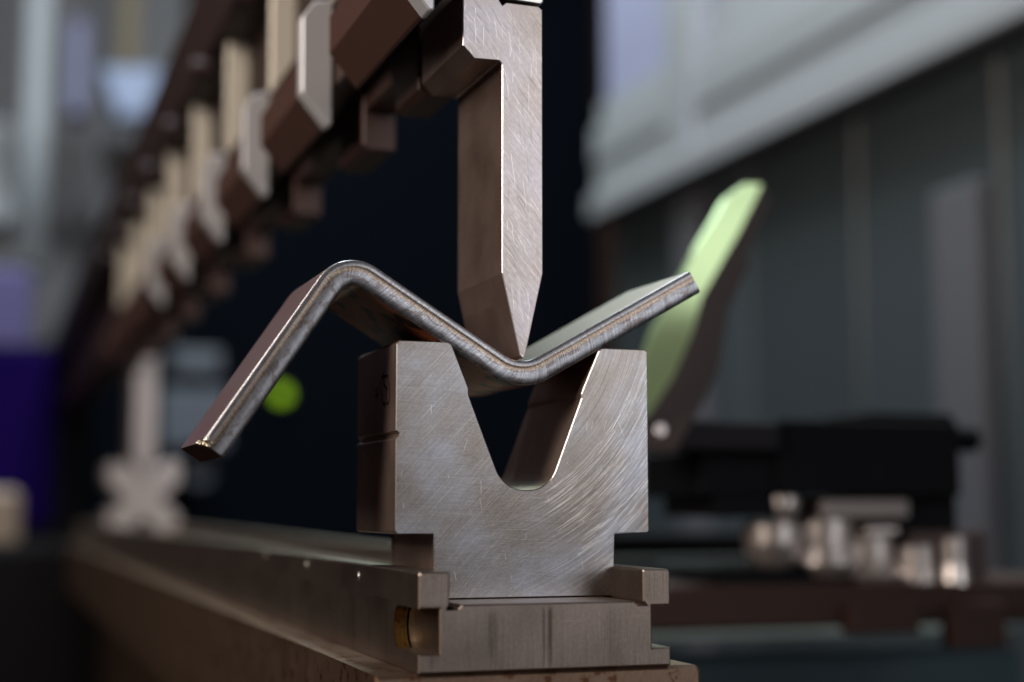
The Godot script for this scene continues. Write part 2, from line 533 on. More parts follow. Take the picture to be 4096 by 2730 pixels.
func lamps() -> void:
	# added fill panel standing in for the bright hall, right of the camera
	lamp("unseen_lamp", "added broad cool white fill panel out of view facing the tools", Vector3(1.05, 0.62, 1.75), Vector3(0, 0.08, 0), Vector2(1.3, 1.0), Color(0.98, 0.985, 1.0), 0.84, 0.5)
	# warm lamp to the left
	lamp("unseen_lamp", "small warm work lamp to the side of the bent strip", Vector3(-1.32, 0.82, 0.40), Vector3(0, 0.08, 0), Vector2(0.4, 0.9), Color(1.0, 0.945, 0.89), 2.3, 1.0)
	# added lamp high over the machine, to light what stands behind
	lamp("unseen_lamp", "added cool lamp out of view high behind the machine", Vector3(0.25, 3.1, -1.05), Vector3(-0.05, 0, -1.9), Vector2(1.2, 0.6), Color(0.93, 0.97, 1.0), 15.0, 1.0)
	lamp("unseen_lamp", "long greenish fluorescent lamp hung behind the ram", Vector3(0.40, 1.75, -2.75), Vector3(0.05, 0.1, 0.0), Vector2(1.2, 0.25), Color(0.90, 1.0, 0.94), 1.5, 0.5)

# ------------------------------------------------------------------ the tools in focus
func build_die() -> void:
	var t := thing("v_die", "polished steel V die holding the bent strip on its two shoulders", "die")
	var L := func(x: float, y: float) -> Vector2: return P2(1400 + x * 0.5740, 1300 + y * 0.5740)
	var yb: float = L.call(320, 1462).y
	var xl := -0.0447
	var xr := 0.0457
	var tl := P2(1736, 2300).x
	var tr := P2(2458, 2300).x
	var pts := []
	pts.append([Vector2(xl, L.call(322, 130).y), 0.0])
	pts.append([Vector2(xl, 0.0548), 0.0])                       # small groove round the side
	var gy := P2(1583, 1740).y
	pts[-1] = [Vector2(xl, gy + 0.0014), 0.0]
	pts.append([Vector2(xl + 0.0012, gy + 0.0003), 0.0])
	pts.append([Vector2(xl + 0.0012, gy - 0.0003), 0.0])
	pts.append([Vector2(xl, gy - 0.0014), 0.0])
	pts.append([Vector2(xl, yb), 0.0012])
	pts.append([Vector2(tl, yb), 0.0006])
	pts.append([Vector2(tl, 0.0002), 0.0012])
	pts.append([Vector2(tr, 0.0002), 0.0014])
	pts.append([Vector2(tr, yb), 0.0012])
	pts.append([Vector2(xr, yb), 0.0012])
	pts.append([Vector2(xr, L.call(2075, 192).y), 0.0])
	pts.append([Vector2(xr - 0.0011, L.call(2055, 173).y), 0.0])
	pts.append([L.call(1742, 162), 0.0022])
	pts.append([L.call(1628, 440), 0.0])
	pts.append([L.call(1613, 482), 0.0])
	pts.append([L.call(1614, 512), 0.0])
	pts.append([L.call(1384, 1154), 0.0109])
	pts.append([L.call(1072, 1154), 0.0109])
	pts.append([L.call(838, 520), 0.0])
	pts.append([L.call(827, 485), 0.0])
	pts.append([L.call(826, 440), 0.0])
	pts.append([L.call(702, 120), 0.0026])
	pts.append([L.call(350, 107), 0.0])
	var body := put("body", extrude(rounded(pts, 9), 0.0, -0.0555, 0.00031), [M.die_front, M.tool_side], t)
	# marks etched into the side: a frame with a bent line through it, and the opening angle
	var x := xl - 0.00006
	var seg := func(a: Vector2, b: Vector2, w: float) -> void:
		var pa := PX(a.x, a.y, x)
		var pb := PX(b.x, b.y, x)
		var d := (pb - pa).normalized()
		var s := d.cross(Vector3.LEFT) * w / 2.0
		pa -= d * w * 0.4
		pb += d * w * 0.4
		var st := new_st()
		var th := Vector3(0.00005, 0, 0)
		quad(st, pa - s, pa + s, pb + s, pb - s, Vector3.LEFT)
		quad(st, pa - s + th, pa + s + th, pb + s + th, pb - s + th, Vector3.RIGHT)
		put("etched_line", st.commit(), M.etch, body)
	var E := func(ex: float, ey: float) -> Vector2: return Vector2(1430 + ex * 0.1084, 1480 + ey * 0.1084)
	for s in [[E.call(880, 280), E.call(850, 560), 0.0006], [E.call(850, 560), E.call(860, 850), 0.0006], [E.call(860, 850), E.call(930, 1270), 0.0006], [E.call(1120, 230), E.call(1170, 620), 0.0006], [E.call(1170, 620), E.call(1190, 1000), 0.0006], [E.call(1190, 1000), E.call(1140, 1230), 0.0006],
			[E.call(900, 265), E.call(1110, 225), 0.0010], [E.call(930, 1280), E.call(1140, 1230), 0.0010], [E.call(950, 130), E.call(970, 560), 0.0007], [E.call(970, 560), E.call(1090, 720), 0.0010], [E.call(1090, 720), E.call(1050, 1180), 0.0009], [E.call(1000, 1290), E.call(1000, 1370), 0.0007]]:
		seg.call(s[0], s[1], s[2])
	var tm := TextMesh.new()
	tm.text = "80"
	var fnt := SystemFont.new()
	fnt.font_names = PackedStringArray(["Droid Sans"])
	tm.font = fnt
	tm.font_size = 32
	tm.pixel_size = 0.0001
	tm.depth = 0.00008
	var w: Vector3 = PX(1430 + 715 * 0.1084, 1480 + 850 * 0.1084, x)
	var tx := put("etched_number", tm, M.etch, body)
	tx.transform = Transform3D(Basis(Vector3(0, 1, 0), Vector3(0, 0, -1), Vector3(-1, 0, 0)) * Basis.from_scale(Vector3(1.05, 1.5, 1.0)), w)

func build_punch() -> void:
	var t := thing("punch", "tall polished steel punch pressing its tip into the bent strip", "punch")
	var xl := -0.0082
	var xr := 0.0066
	var hx := P2(1849, 100).x
	var top := P2(1849, -44).y
	var pts := []
	pts.append([P2(2076.5, 1425), 0.0])
	pts.append([P2(2089, 1440), 0.0008])
	pts.append([P2(2098, 1425), 0.0])
	pts.append([Vector2(xr, P2(2169, 1094).y), 0.0])
	pts.append([Vector2(xr, P2(2168, 45).y), 0.0])
	pts.append([P2(2149, 28), 0.0])
	pts.append([P2(2022, 12), 0.0])
	pts.append([P2(2007, 23), 0.0])
	pts.append([P2(1993, 2), 0.0])
	pts.append([Vector2(P2(1993, 2).x, top), 0.0])
	pts.append([Vector2(hx, top), 0.0])
	pts.append([Vector2(hx, P2(1849, 184).y), 0.0])
	pts.append([P2(1895, 237), 0.0])
	pts.append([Vector2(xl, P2(2005, 246).y), 0.0016])
	pts.append([Vector2(xl, P2(2005, 1094).y), 0.0])
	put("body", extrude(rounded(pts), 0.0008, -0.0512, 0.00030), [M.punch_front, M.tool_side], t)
	# jaw of the holder that bears on the punch's right shoulder
	var j := thing("holder_jaw", "bright rounded steel jaw bearing on the shoulder of the tall punch", "clamp")
	var q := []
	q.append([P2(2004, -2), 0.0008])
	q.append([P2(2168, 24), 0.0014])
	q.append([Vector2(P2(2168, 24).x, top + 0.016), 0.0])
	q.append([Vector2(P2(2004, -2).x, top + 0.016), 0.0])
	put("body", extrude(rounded(q), 0.0014, -0.10, 0.0004), [M.bright, M.bright], j)

func smooth_path() -> PackedVector2Array:
	# middle line of the strip, from the left end to the right end, with its two bends
	var a0 := P2(851, 1799)
	var a1 := P2(1064 + 200 * 0.604, 1489 - 200 * 0.797)
	var b0 := P2(1673, 1243)
	var b1 := P2(1673 + 200 * 0.828, 1243 + 200 * 0.5625)
	var c0 := P2(2362, 1366)
	var c1 := P2(2782, 1127)
	a0 = P2(853, 1800)
	var k1: Vector2 = Geometry2D.line_intersects_line(a0, a1 - a0, b0, b1 - b0)
	var k2: Vector2 = Geometry2D.line_intersects_line(b0, b1 - b0, c0, c1 - c0)
	var out := PackedVector2Array()
	out.append(a0)
	for c in [[a0, k1, k2, 0.0098, 18], [k1, k2, c1, 0.0158, 18]]:
		var r := rounded([[c[0], 0.0], [c[1], c[3]], [c[2], 0.0]], c[4])
		for i in range(1, r.size() - 1):
			out.append(r[i])
	out.append(c1)
	# finer steps along the straight runs
	var fine := PackedVector2Array()
	for i in out.size() - 1:
		var steps := maxi(1, int(out[i].distance_to(out[i + 1]) / 0.003))
		for k in steps:
			fine.append(out[i].lerp(out[i + 1], float(k) / steps))
	fine.append(c1)
	return fine

func build_strip() -> void:
	var t := thing("bent_strip", "thick steel strip bent into a zigzag over the V die", "sheet metal")
	var c := smooth_path()
	var n := c.size()
	var half := 0.00425
	var nor := []
	var run := [0.0]
	for i in n:
		var d := (c[mini(i + 1, n - 1)] - c[maxi(i - 1, 0)]).normalized()
		nor.append(Vector2(-d.y, d.x))
		if i:
			run.append(run[-1] + c[i].distance_to(c[i - 1]))
	var total: float = run[-1]
	var zf := -0.0002
	var zb := -0.0562
	# upper and lower skins
	var skin := new_st()
	var under := new_st()
	for s in [1.0, -1.0]:
		var to := skin if s > 0.0 else under
		for i in n - 1:
			var p := []
			var m := []
			var uv := []
			for q in [[i, zf - 0.0008], [i + 1, zf - 0.0008], [i + 1, zb], [i, zb]]:
				var v: Vector2 = c[q[0]] + nor[q[0]] * half * s
				p.append(Vector3(v.x, v.y, q[1]))
				m.append(Vector3(nor[q[0]].x, nor[q[0]].y, 0) * s)
				uv.append(Vector2(run[q[0]] * 10.0, q[1] * 10.0))
			tri(to, [p[0], p[1], p[2]], [uv[0], uv[1], uv[2]], [m[0], m[1], m[2]])
			tri(to, [p[0], p[2], p[3]], [uv[0], uv[2], uv[3]], [m[0], m[2], m[3]])
	for i in n - 1:      # rear edge
		var a: Vector2 = c[i] + nor[i] * half
		var b: Vector2 = c[i + 1] + nor[i + 1] * half
		var d: Vector2 = c[i + 1] - nor[i + 1] * half
		var e: Vector2 = c[i] - nor[i] * half
		quad(skin, Vector3(a.x, a.y, zb), Vector3(b.x, b.y, zb), Vector3(d.x, d.y, zb), Vector3(e.x, e.y, zb), Vector3.FORWARD)
	put("plate", skin.commit(), M.scale, t)
	put("underside", under.commit(), M.rust_scale, t).set_meta("label", "rusty orange brown underside with black scale patches")
	# front edge: rounded lip, shallow trough, body that swells a little
	var prof := [[0.0, -0.0008], [0.02, -0.00052], [0.06, -0.00032], [0.12, -0.00018], [0.18, -0.00006], [0.225, -0.00004], [0.27, -0.00009], [0.32, -0.00014], [0.38, -0.00011], [0.44, -0.00008], [0.55, 0.00010], [0.68, 0.00016], [0.80, 0.00010], [0.90, -0.00010], [0.96, -0.00036], [1.0, -0.0009]]
	var pn := prof.size()
	var edge := new_st()
	var grid := []
	var ng := []
	for i in n:
		var row := []
		var rown := []
		for k in pn:
			var v: Vector2 = c[i] + nor[i] * (half - 2.0 * half * prof[k][0])
			row.append(Vector3(v.x, v.y, zf + prof[k][1]))
			var k0 := maxi(k - 1, 0)
			var k1 := mini(k + 1, pn - 1)
			var ds: float = -(prof[k1][0] - prof[k0][0]) * 2.0 * half
			var dz: float = prof[k1][1] - prof[k0][1]
			# normal across the thickness: tangent (ds along nor, dz along z)
			var q := Vector2(-dz, ds)
			if q.y < 0.0:
				q = -q
			q = q.normalized()
			rown.append(Vector3(nor[i].x * q.x, nor[i].y * q.x, q.y))
		grid.append(row)
		ng.append(rown)
	for i in n - 1:
		for k in pn - 1:
			var u0: float = run[i] / total
			var u1: float = run[i + 1] / total
			var uv := [Vector2(u0, prof[k][0]), Vector2(u1, prof[k][0]), Vector2(u1, prof[k + 1][0]), Vector2(u0, prof[k + 1][0])]
			tri(edge, [grid[i][k], grid[i + 1][k], grid[i + 1][k + 1]], [uv[0], uv[1], uv[2]], [ng[i][k], ng[i + 1][k], ng[i + 1][k + 1]])
			tri(edge, [grid[i][k], grid[i + 1][k + 1], grid[i][k + 1]], [uv[0], uv[2], uv[3]], [ng[i][k], ng[i + 1][k + 1], ng[i][k + 1]])
	var ce := put("cut_edge", edge.commit(), M.cut_edge, t)
	ce.set_meta("label", "laser cut front edge with brown heat line and fine drag lines")
	# ends
	for e in [[0, -1.0], [n - 1, 1.0]]:
		var st := new_st()
		var i: int = e[0]
		var d: Vector2 = Vector2(nor[i].y, -nor[i].x) * e[1]
		var a: Vector2 = c[i] + nor[i] * half
		var b: Vector2 = c[i] - nor[i] * half
		var prev: Vector3 = Vector3()
		for k in pn - 1:
			var p: Vector3 = grid[i][k]
			var q: Vector3 = grid[i][k + 1]
			quad(st, p, q, Vector3(q.x, q.y, zb), Vector3(p.x, p.y, zb), Vector3(d.x, d.y, 0))
		put("cut_end", st.commit(), M.torn_end, t)
	# dross at the lower left tip
	rng.seed = 5
	var tip: Vector2 = c[0] + nor[0] * half
	for k in 16:
		var s := SphereMesh.new()
		s.radius = rng.randf_range(0.0003, 0.0010)
		s.height = s.radius * rng.randf_range(1.5, 2.2)
		s.radial_segments = 10
		s.rings = 6
		var along := Vector2(-nor[0].y, nor[0].x) * -1.0
		var q: Vector2 = tip - nor[0] * rng.randf_range(0.0002, 0.0026) + along * rng.randf_range(-0.0002, 0.0018)
		if k > 11:
			q = tip - nor[0] * rng.randf_range(0.0, 0.0008)
		put("dross_bead", s, M.bead, ce, Vector3(q.x, q.y, zf + rng.randf_range(-0.0008, 0.0001) - (0.010 * rng.randf() if k > 11 else 0.0)))

# ------------------------------------------------------------------ rail and bed
func build_rail() -> void:
	var t := thing("die_rail", "long slotted steel rail clamping the foot of the V die", "rail")
	var zf := 0.027
	var xl := -0.0440
	var xr := 0.0411
	var top := 0.0102
	var bot := -0.0209
	var C := func(x: float, y: float) -> Vector2: return P2(1400 + x * 0.6375, 2050 + y * 0.6375, zf)
	var li: float = C.call(626, 450).x
	var ri: float = C.call(1840, 450).x
	var nt: float = C.call(500, 610).y
	var nb: float = C.call(500, 893).y
	var nx: float = C.call(563, 700).x
	var rx: float = C.call(1896, 700).x
	var rt: float = C.call(1950, 585).y
	var rb: float = C.call(1950, 850).y
	var fl := 0.0
	var make := func(notch: bool) -> PackedVector2Array:
		var q := []
		q.append([Vector2(xl, top), 0.0010])
		if notch:
			q.append([Vector2(xl, nt), 0.0])
			q.append([Vector2(nx, nt), 0.0])
			q.append([Vector2(nx, nb), 0.0])
			q.append([Vector2(xl, nb), 0.0])
		q.append([Vector2(xl, bot), 0.0])
		q.append([Vector2(xr, bot), 0.0])
		q.append([Vector2(xr, rb), 0.0])
		q.append([Vector2(rx, rb), 0.0])
		q.append([Vector2(rx, rt), 0.0])
		q.append([Vector2(xr, rt), 0.0])
		q.append([Vector2(xr, top), 0.0012])
		q.append([Vector2(ri, top), 0.0008])
		q.append([Vector2(ri, fl - 0.0002), 0.0])
		q.append([Vector2(ri + 0.0008, fl - 0.0012), 0.0])
		q.append([Vector2(ri - 0.0018, fl - 0.0012), 0.0])
		q.append([Vector2(ri - 0.0034, fl), 0.0])
		q.append([Vector2(li + 0.0042, fl), 0.0])
		q.append([Vector2(li + 0.0028, fl - 0.0012), 0.0])
		q.append([Vector2(li - 0.0006, fl - 0.0012), 0.0])
		q.append([Vector2(li, fl - 0.0002), 0.0])
		q.append([Vector2(li, top), 0.0008])
		return rounded(q, 5)
	var ze := -0.0045
	put("body", extrude(make.call(true), zf, ze, 0.00055, "z", false), [M.rail_front, M.rail_side], t)
	put("body", extrude(make.call(false), ze, -1.75, 0.0), [M.rail_side, M.rail_side], t)
	# rounded, stepped end of the side pocket
	var cy := (nt + nb) / 2.0
	var hr := (nt - nb) / 2.0
	var steps := [[xl, xl + 0.0030, 0.0, M.brass], [xl + 0.0030, xl + 0.0042, 0.0007, M.brass], [xl + 0.0042, xl + 0.0048, 0.0, M.black], [xl + 0.0048, nx, 0.0012, M.bore]]
	for s in steps:
		for half in [1.0, -1.0]:
			var q := PackedVector2Array()
			q.append(Vector2(ze, cy))
			for k in 15:
				var a := PI / 2 * k / 14.0
				q.append(Vector2(ze + 0.0005 + (hr + 0.0005) - cos(a) * (hr - s[2]) , cy + half * sin(a) * (hr - 0.00005)))
			q.append(Vector2(ze, cy + half * (hr - 0.00005)))
			put("pocket_wall", extrude(q, s[0], s[1], 0.0, "x"), [M.rail_side, s[3]], t)
	# grub screws in the side of the lip
	for p in [[1434, 2306], [1226, 2262], [1062, 2222]]:
		var w := PX(p[0], p[1], xl)
		var g := put("grub_screw", rod(0.0017, 0.0008, 0.0003, 20), M.bright, t, w + Vector3(0.0003, 0, 0))
		g.rotation.z = PI / 2
		put("socket", rod(0.0009, 0.0003, 0.0, 6), M.black, g, Vector3(0, 0.0006, 0))

func build_bed() -> void:
	var t := thing("press_bed", "broad rust stained steel bed carrying the slotted rail", "machine bed")
	var zf := 0.0262
	var xl := P2(1502, 2706, zf).x
	var xr := P2(2806, 2660, zf).x
	var top := -0.0211
	var q := rounded([[Vector2(xl, top), 0.0], [Vector2(xl, top - 0.062), 0.002], [Vector2(xr, top - 0.062), 0.002], [Vector2(xr, top), 0.0026]], 6)
	put("top_plate", extrude(q, zf, -1.85, 0.0012), [M.bed, M.bed], t)
	put("web", box_mesh(Vector3(xl + 0.05, -0.95, -1.80), Vector3(xr - 0.02, top - 0.062, -0.02), 0.002), M.bed, t)

# ------------------------------------------------------------------ ram with its clamps, running away to the left
func build_ram() -> void:
	var t := thing("ram_beam", "long dark ram beam over the row of punch clamps", "ram")
	var a := P2(1850, -60)
	var b := P2(2230, -1330)
	put("lower_bar", box_mesh(Vector3(a.x, P2(1850, -520).y, 0.03), Vector3(b.x, b.y, -2.9), 0.002), M.ram, t)
	put("flange", box_mesh(Vector3(P2(1610, -1500).x, P2(1610, -1330).y, 0.03), Vector3(b.x + 0.03, P2(1610, -2030).y, -2.9), 0.002), M.ram, t)
	put("holder_bar", extrude(rounded([[P2(1854, -505), 0.0], [P2(1854, 40), 0.001], [P2(2012, 60), 0.001], [P2(2012, -505), 0.0]], 3), -0.075, -2.9, 0.0), [M.jaw, M.jaw], t)
	put("packing_bar", extrude(rounded([[P2(1698, -505), 0.0], [P2(1698, -80), 0.001], [P2(1846, -80), 0.001], [P2(1846, -505), 0.0]], 3), -0.004, -2.9, 0.0), [M.jaw, M.jaw], t)
	rng.seed = 31
	# one clamp, then copies along the ram
	var len := 0.106
	var pitch := 0.158
	var plate := rounded([[P2(1540, -440), 0.0], [P2(1540, -65), 0.001], [P2(1690, 133), 0.0012], [P2(1692, -515), 0.0], [P2(1600, -515), 0.0]], 4)
	var wedge := rounded([[P2(1545, -238), 0.0], [P2(1545, -67), 0.001], [P2(1688, 122), 0.0012], [P2(1690, -238), 0.0]], 4)
	var lower := rounded([[P2(1850, -500), 0.0], [P2(1850, 200), 0.001], [P2(1880, 228), 0.001], [P2(2010, 238), 0.001], [P2(2010, -500), 0.0]], 4)
	var bar := rounded([[P2(1694, -1320), 0.0], [P2(1694, -525), 0.001], [P2(1846, -525), 0.001], [P2(1846, -1320), 0.0]], 4)
	var ordinal := ["", "", "third", "fourth", "fifth", "sixth", "seventh", "eighth", "ninth"]
	var labels := ["brown punch clamp gripping the head of the tall punch", "pale ended punch clamp next behind the tall punch"]
	for k in 9:
		var z := 0.016 - pitch * k
		var u := thing("punch_clamp", labels[k] if k < 2 else "%s punch clamp along the ram, counting from the tall punch" % ordinal[k], "clamp", "punch clamps along the ram")
		u.position = Vector3(rng.randf_range(-0.0006, 0.0006), rng.randf_range(-0.0008, 0.0008), z + (rng.randf_range(-0.006, 0.006) if k > 1 else 0.0))
		var rear := -len
		if k < 6:
			put("clamp_plate", extrude(plate, 0.0, -0.010, 0.0006), [M.plate, M.plate], u)
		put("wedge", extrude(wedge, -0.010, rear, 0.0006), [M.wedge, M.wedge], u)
		if k:
			put("jaw", extrude(lower, -0.002, -0.05, 0.0005), [M.jaw, M.jaw], u)
		else:
			put("jaw", extrude(lower, -0.072, rear, 0.0005), [M.jaw, M.jaw], u)
		if k < 9:
			put("side_bar", extrude(bar, 0.0, -0.006, 0.0008), [M.lit_bar, M.lit_bar], u)
		var kn := put("knob", rod(0.0062, 0.016, 0.0015), M.knob, u, Vector3(P2(1690, -1250).x, P2(1690, -1250).y, -0.05))
		kn.rotation.z = PI / 2

# second tool station far down the rail
func build_second_station() -> void:
	var zc := -1.30
	var d := thing("four_way_die", "blurred square steel die with a V in each side on the rail", "die")
	var w := 0.0395
	var pts := []
	var cx := 0.0005
	var cy := w + 0.0005
	for k in 4:
		for v in [[Vector2(-w, w), 0.003], [Vector2(-w * 0.45, w), 0.003], [Vector2(0, w * 0.48), 0.004], [Vector2(w * 0.45, w), 0.003]]:
			var p: Vector2 = v[0]
			pts.append([Vector2(cx, cy) + p.rotated(-PI / 2 * k), v[1]])
	put("body", extrude(rounded(pts, 4), zc, zc - 0.1, 0.0005), [M.far_steel, M.far_steel], d)
	var u := thing("punch", "blurred slim punch standing over the four way die", "punch")
	var q := []
	for v in [[-0.0008, 0.058, 0], [0.0008, 0.058, 0], [0.011, 0.088, 0.001], [0.011, 0.235, 0], [-0.030, 0.235, 0], [-0.030, 0.215, 0.003], [-0.013, 0.185, 0.003], [-0.013, 0.088, 0.001]]:
		q.append([Vector2(v[0] + 0.001, v[1]), v[2]])
	put("body", extrude(rounded(q, 4), zc + 0.004, zc - 0.09, 0.0005), [M.far_steel, M.far_steel], u)

# ------------------------------------------------------------------ back gauge on the right
func build_gauge() -> void:
	var z := -0.30
	var t := thing("back_gauge", "black back gauge carriage with steel pins behind the die", "back gauge")
	var D := 0.11
	var slab := func(called: String, x0: float, y0: float, x1: float, y1: float, zz: float, deep: float, m) -> void:
		var a := P(x0, y1, zz)
		var b := P(x1, y0, zz)
		put(called, box_mesh(Vector3(a.x, a.y, zz - deep), Vector3(b.x, b.y, zz), 0.0015), m, t)
	slab.call("body", 3110, 1690, 3840, 1985, z, D, M.black)
	slab.call("rear_block", 2800, 1800, 3110, 1990, z - 0.004, 0.08, M.black)
	slab.call("rear_step", 2860, 1985, 3110, 2070, z - 0.004, 0.07, M.black)
	slab.call("arm", 2590, 1688, 3120, 1800, z + 0.006, 0.03, M.black_metal)
	slab.call("top_cover", 3470, 1655, 3820, 1700, z - 0.004, D - 0.01, M.black)
	slab.call("side_wall", 3560, 1980, 3830, 2130, z - 0.01, 0.07, M.black)
	slab.call("steel_plate", 3290, 1995, 3640, 2078, z - 0.004, 0.03, M.dull_steel)
	slab.call("steel_strip", 3470, 2105, 3600, 2140, z - 0.004, 0.02, M.pin)
	slab.call("base", 2900, 2270, 3600, 2390, z - 0.01, 0.10, M.black)
	slab.call("foot_block", 3640, 2120, 3950, 2420, z - 0.01, 0.05, M.dark_brown)
	var pinat := func(called: String, x: float, y0: float, y1: float, w: float, m) -> void:
		var a := P(x, y1, z)
		var b := P(x, y0, z)
		var r: float = (P(x + w / 2, y1, z).x - a.x)
		put(called, rod(r, b.y - a.y, r * 0.3), m, t, a + Vector3(0, 0, -r))
	pinat.call("screw", 3150, 1700, 1790, 46, M.pin)
	pinat.call("screw", 3725, 1705, 1800, 52, M.pin)
	# turned steel studs: [middle x, top y, bottom y, width at top, width at bottom]
	for q in [[3165, 1980, 2075, 120, 116], [3150, 2085, 2290, 210, 180], [3372, 2065, 2335, 210, 260], [3565, 2140, 2385, 170, 270], [3725, 2180, 2420, 120, 170], [3860, 2150, 2400, 90, 120]]:
		var a0 := P(q[0], q[2], z)
		var h: float = P(q[0], q[1], z).y - a0.y
		var rt: float = P(q[0] + q[3] / 2.0, q[1], z).x - P(q[0], q[1], z).x
		var rb: float = P(q[0] + q[4] / 2.0, q[2], z).x - a0.x
		put("stud", lathe([Vector2(0, 0), Vector2(rb * 0.45, 0.0), Vector2(rb * 0.8, rb * 0.18), Vector2(rb, rb * 0.5), Vector2(rt, h * 0.55), Vector2(rt, h - rt * 0.15), Vector2(rt * 0.85, h), Vector2(0, h)], 32), M.pin, t, a0 + Vector3(0, 0, -maxf(rb, rt)))
	for q in [[3500, 1885]]:
		var sc := put("cap_screw", rod(0.0022, 0.002, 0.0006), M.black_metal, t, P(q[0], q[1], z))
		sc.rotation.x = PI / 2
	var kb := put("side_knob", rod(0.008, 0.012, 0.002), M.black, t, P(3840, 1760, z - 0.03))
	kb.rotation.z = -PI / 2
	var pv := put("pivot_screw", rod(0.0036, 0.004, 0.001), M.pin, t, P(2632, 1722, z + 0.006))
	pv.rotation.x = PI / 2
	# leaning stop: green plate in a black bar
	var s := thing("gauge_stop", "tilted pale green stop plate backed by a black bar", "stop")
	var zs := z + 0.03
	var rows := [[[2545, 1690], [2590, 1668], -0.0145], [[2560, 1480], [2694, 1508], -0.0075], [[2612, 1335], [2770, 1330], -0.0028], [[2715, 1140], [2806, 1190], 0.0], [[2782, 1005], [2880, 1060], 0.0], [[2856, 884], [2960, 920], -0.0005], [[2905, 796], [3030, 780], -0.0015], [[2985, 735], [3048, 738], -0.002]]
	var gs := new_st()
	var row_n := []
	for i in rows.size():      # the plate bends smoothly from row to row
		var lo: Array = rows[maxi(i - 1, 0)]
		var hi: Array = rows[mini(i + 1, rows.size() - 1)]
		var along: Vector3 = P(hi[0][0], hi[0][1], zs + hi[2]) - P(lo[0][0], lo[0][1], zs + lo[2])
		var across: Vector3 = P(rows[i][1][0], rows[i][1][1], zs + rows[i][2]) - P(rows[i][0][0], rows[i][0][1], zs + rows[i][2])
		row_n.append(across.cross(along).normalized())
	for i in rows.size() - 1:
		var a0: Array = rows[i]
		var b0: Array = rows[i + 1]
		var p := [P(a0[0][0], a0[0][1], zs + a0[2]), P(a0[1][0], a0[1][1], zs + a0[2]), P(b0[1][0], b0[1][1], zs + b0[2]), P(b0[0][0], b0[0][1], zs + b0[2])]
		var back := Vector3(0, 0, -0.006)
		var na: Vector3 = row_n[i]
		var nb: Vector3 = row_n[i + 1]
		var zz := Vector2.ZERO
		tri(gs, [p[0], p[1], p[2]], [zz, zz, zz], [na, na, nb])
		tri(gs, [p[0], p[2], p[3]], [zz, zz, zz], [na, nb, nb])
		quad(gs, p[0] + back, p[1] + back, p[2] + back, p[3] + back, Vector3.FORWARD)
		quad(gs, p[0], p[3], p[3] + back, p[0] + back, Vector3.LEFT)
		quad(gs, p[1], p[2], p[2] + back, p[1] + back, Vector3.RIGHT)
		if i == rows.size() - 2:
			quad(gs, p[2], p[3], p[3] + back, p[2] + back, Vector3.UP)
	put("stop_plate", gs.commit(), M.green, s)
	var br := PackedVector2Array()
	for p in [[3046, 736], [3084, 790], [3064, 860], [2985, 1020], [3000, 1060], [2915, 1240], [2880, 1480], [2790, 1660], [2700, 1810], [2585, 1800], [2560, 1690], [2650, 1522], [2740, 1342], [2780, 1202]]:
		br.append(P2(p[0], p[1], zs - 0.022))
	put("bar", extrude(br, zs - 0.022, zs - 0.040, 0.0006), [M.dark_brown, M.dark_brown], s)
	# beam that carries the gauge
	var g := thing("gauge_beam", "dark horizontal beam under the back gauge carriage", "beam")
	var a := P(2300, 2600, z - 0.02)
	var b := P(4400, 2430, z - 0.02)
	put("top_bar", box_mesh(Vector3(a.x, P(3400, 2495, z - 0.02).y, z - 0.12), Vector3(b.x, P(3400, 2330, z - 0.02).y, z + 0.0), 0.002), M.beam, g)
	put("bracket", box_mesh(P(3420, 2540, z + 0.012), P(3620, 2400, z - 0.004), 0.001), M.beam, g)
	put("bracket", box_mesh(P(3830, 2600, z + 0.012), P(3960, 2400, z - 0.004), 0.001), M.beam, g)
	put("rear_bar", box_mesh(P(2250, 2235, z - 0.25), P(3150, 2125, z - 0.30), 0.002), M.black, g)
	put("rear_plate", box_mesh(P(2250, 2335, z - 0.31), P(3150, 2225, z - 0.33), 0.002), M.olive, g)
	# teal casing under it
	var k := thing("machine_casing", "dark teal painted casing panel below the gauge beam", "casing")
	put("panel", box_mesh(P(2300, 3000, z - 0.2), P(3900, 2570, z - 0.26), 0.003), M.teal, k)
	put("trim", box_mesh(P(2300, 2568, z - 0.19), P(3900, 2500, z - 0.26), 0.002), M.olive, k)

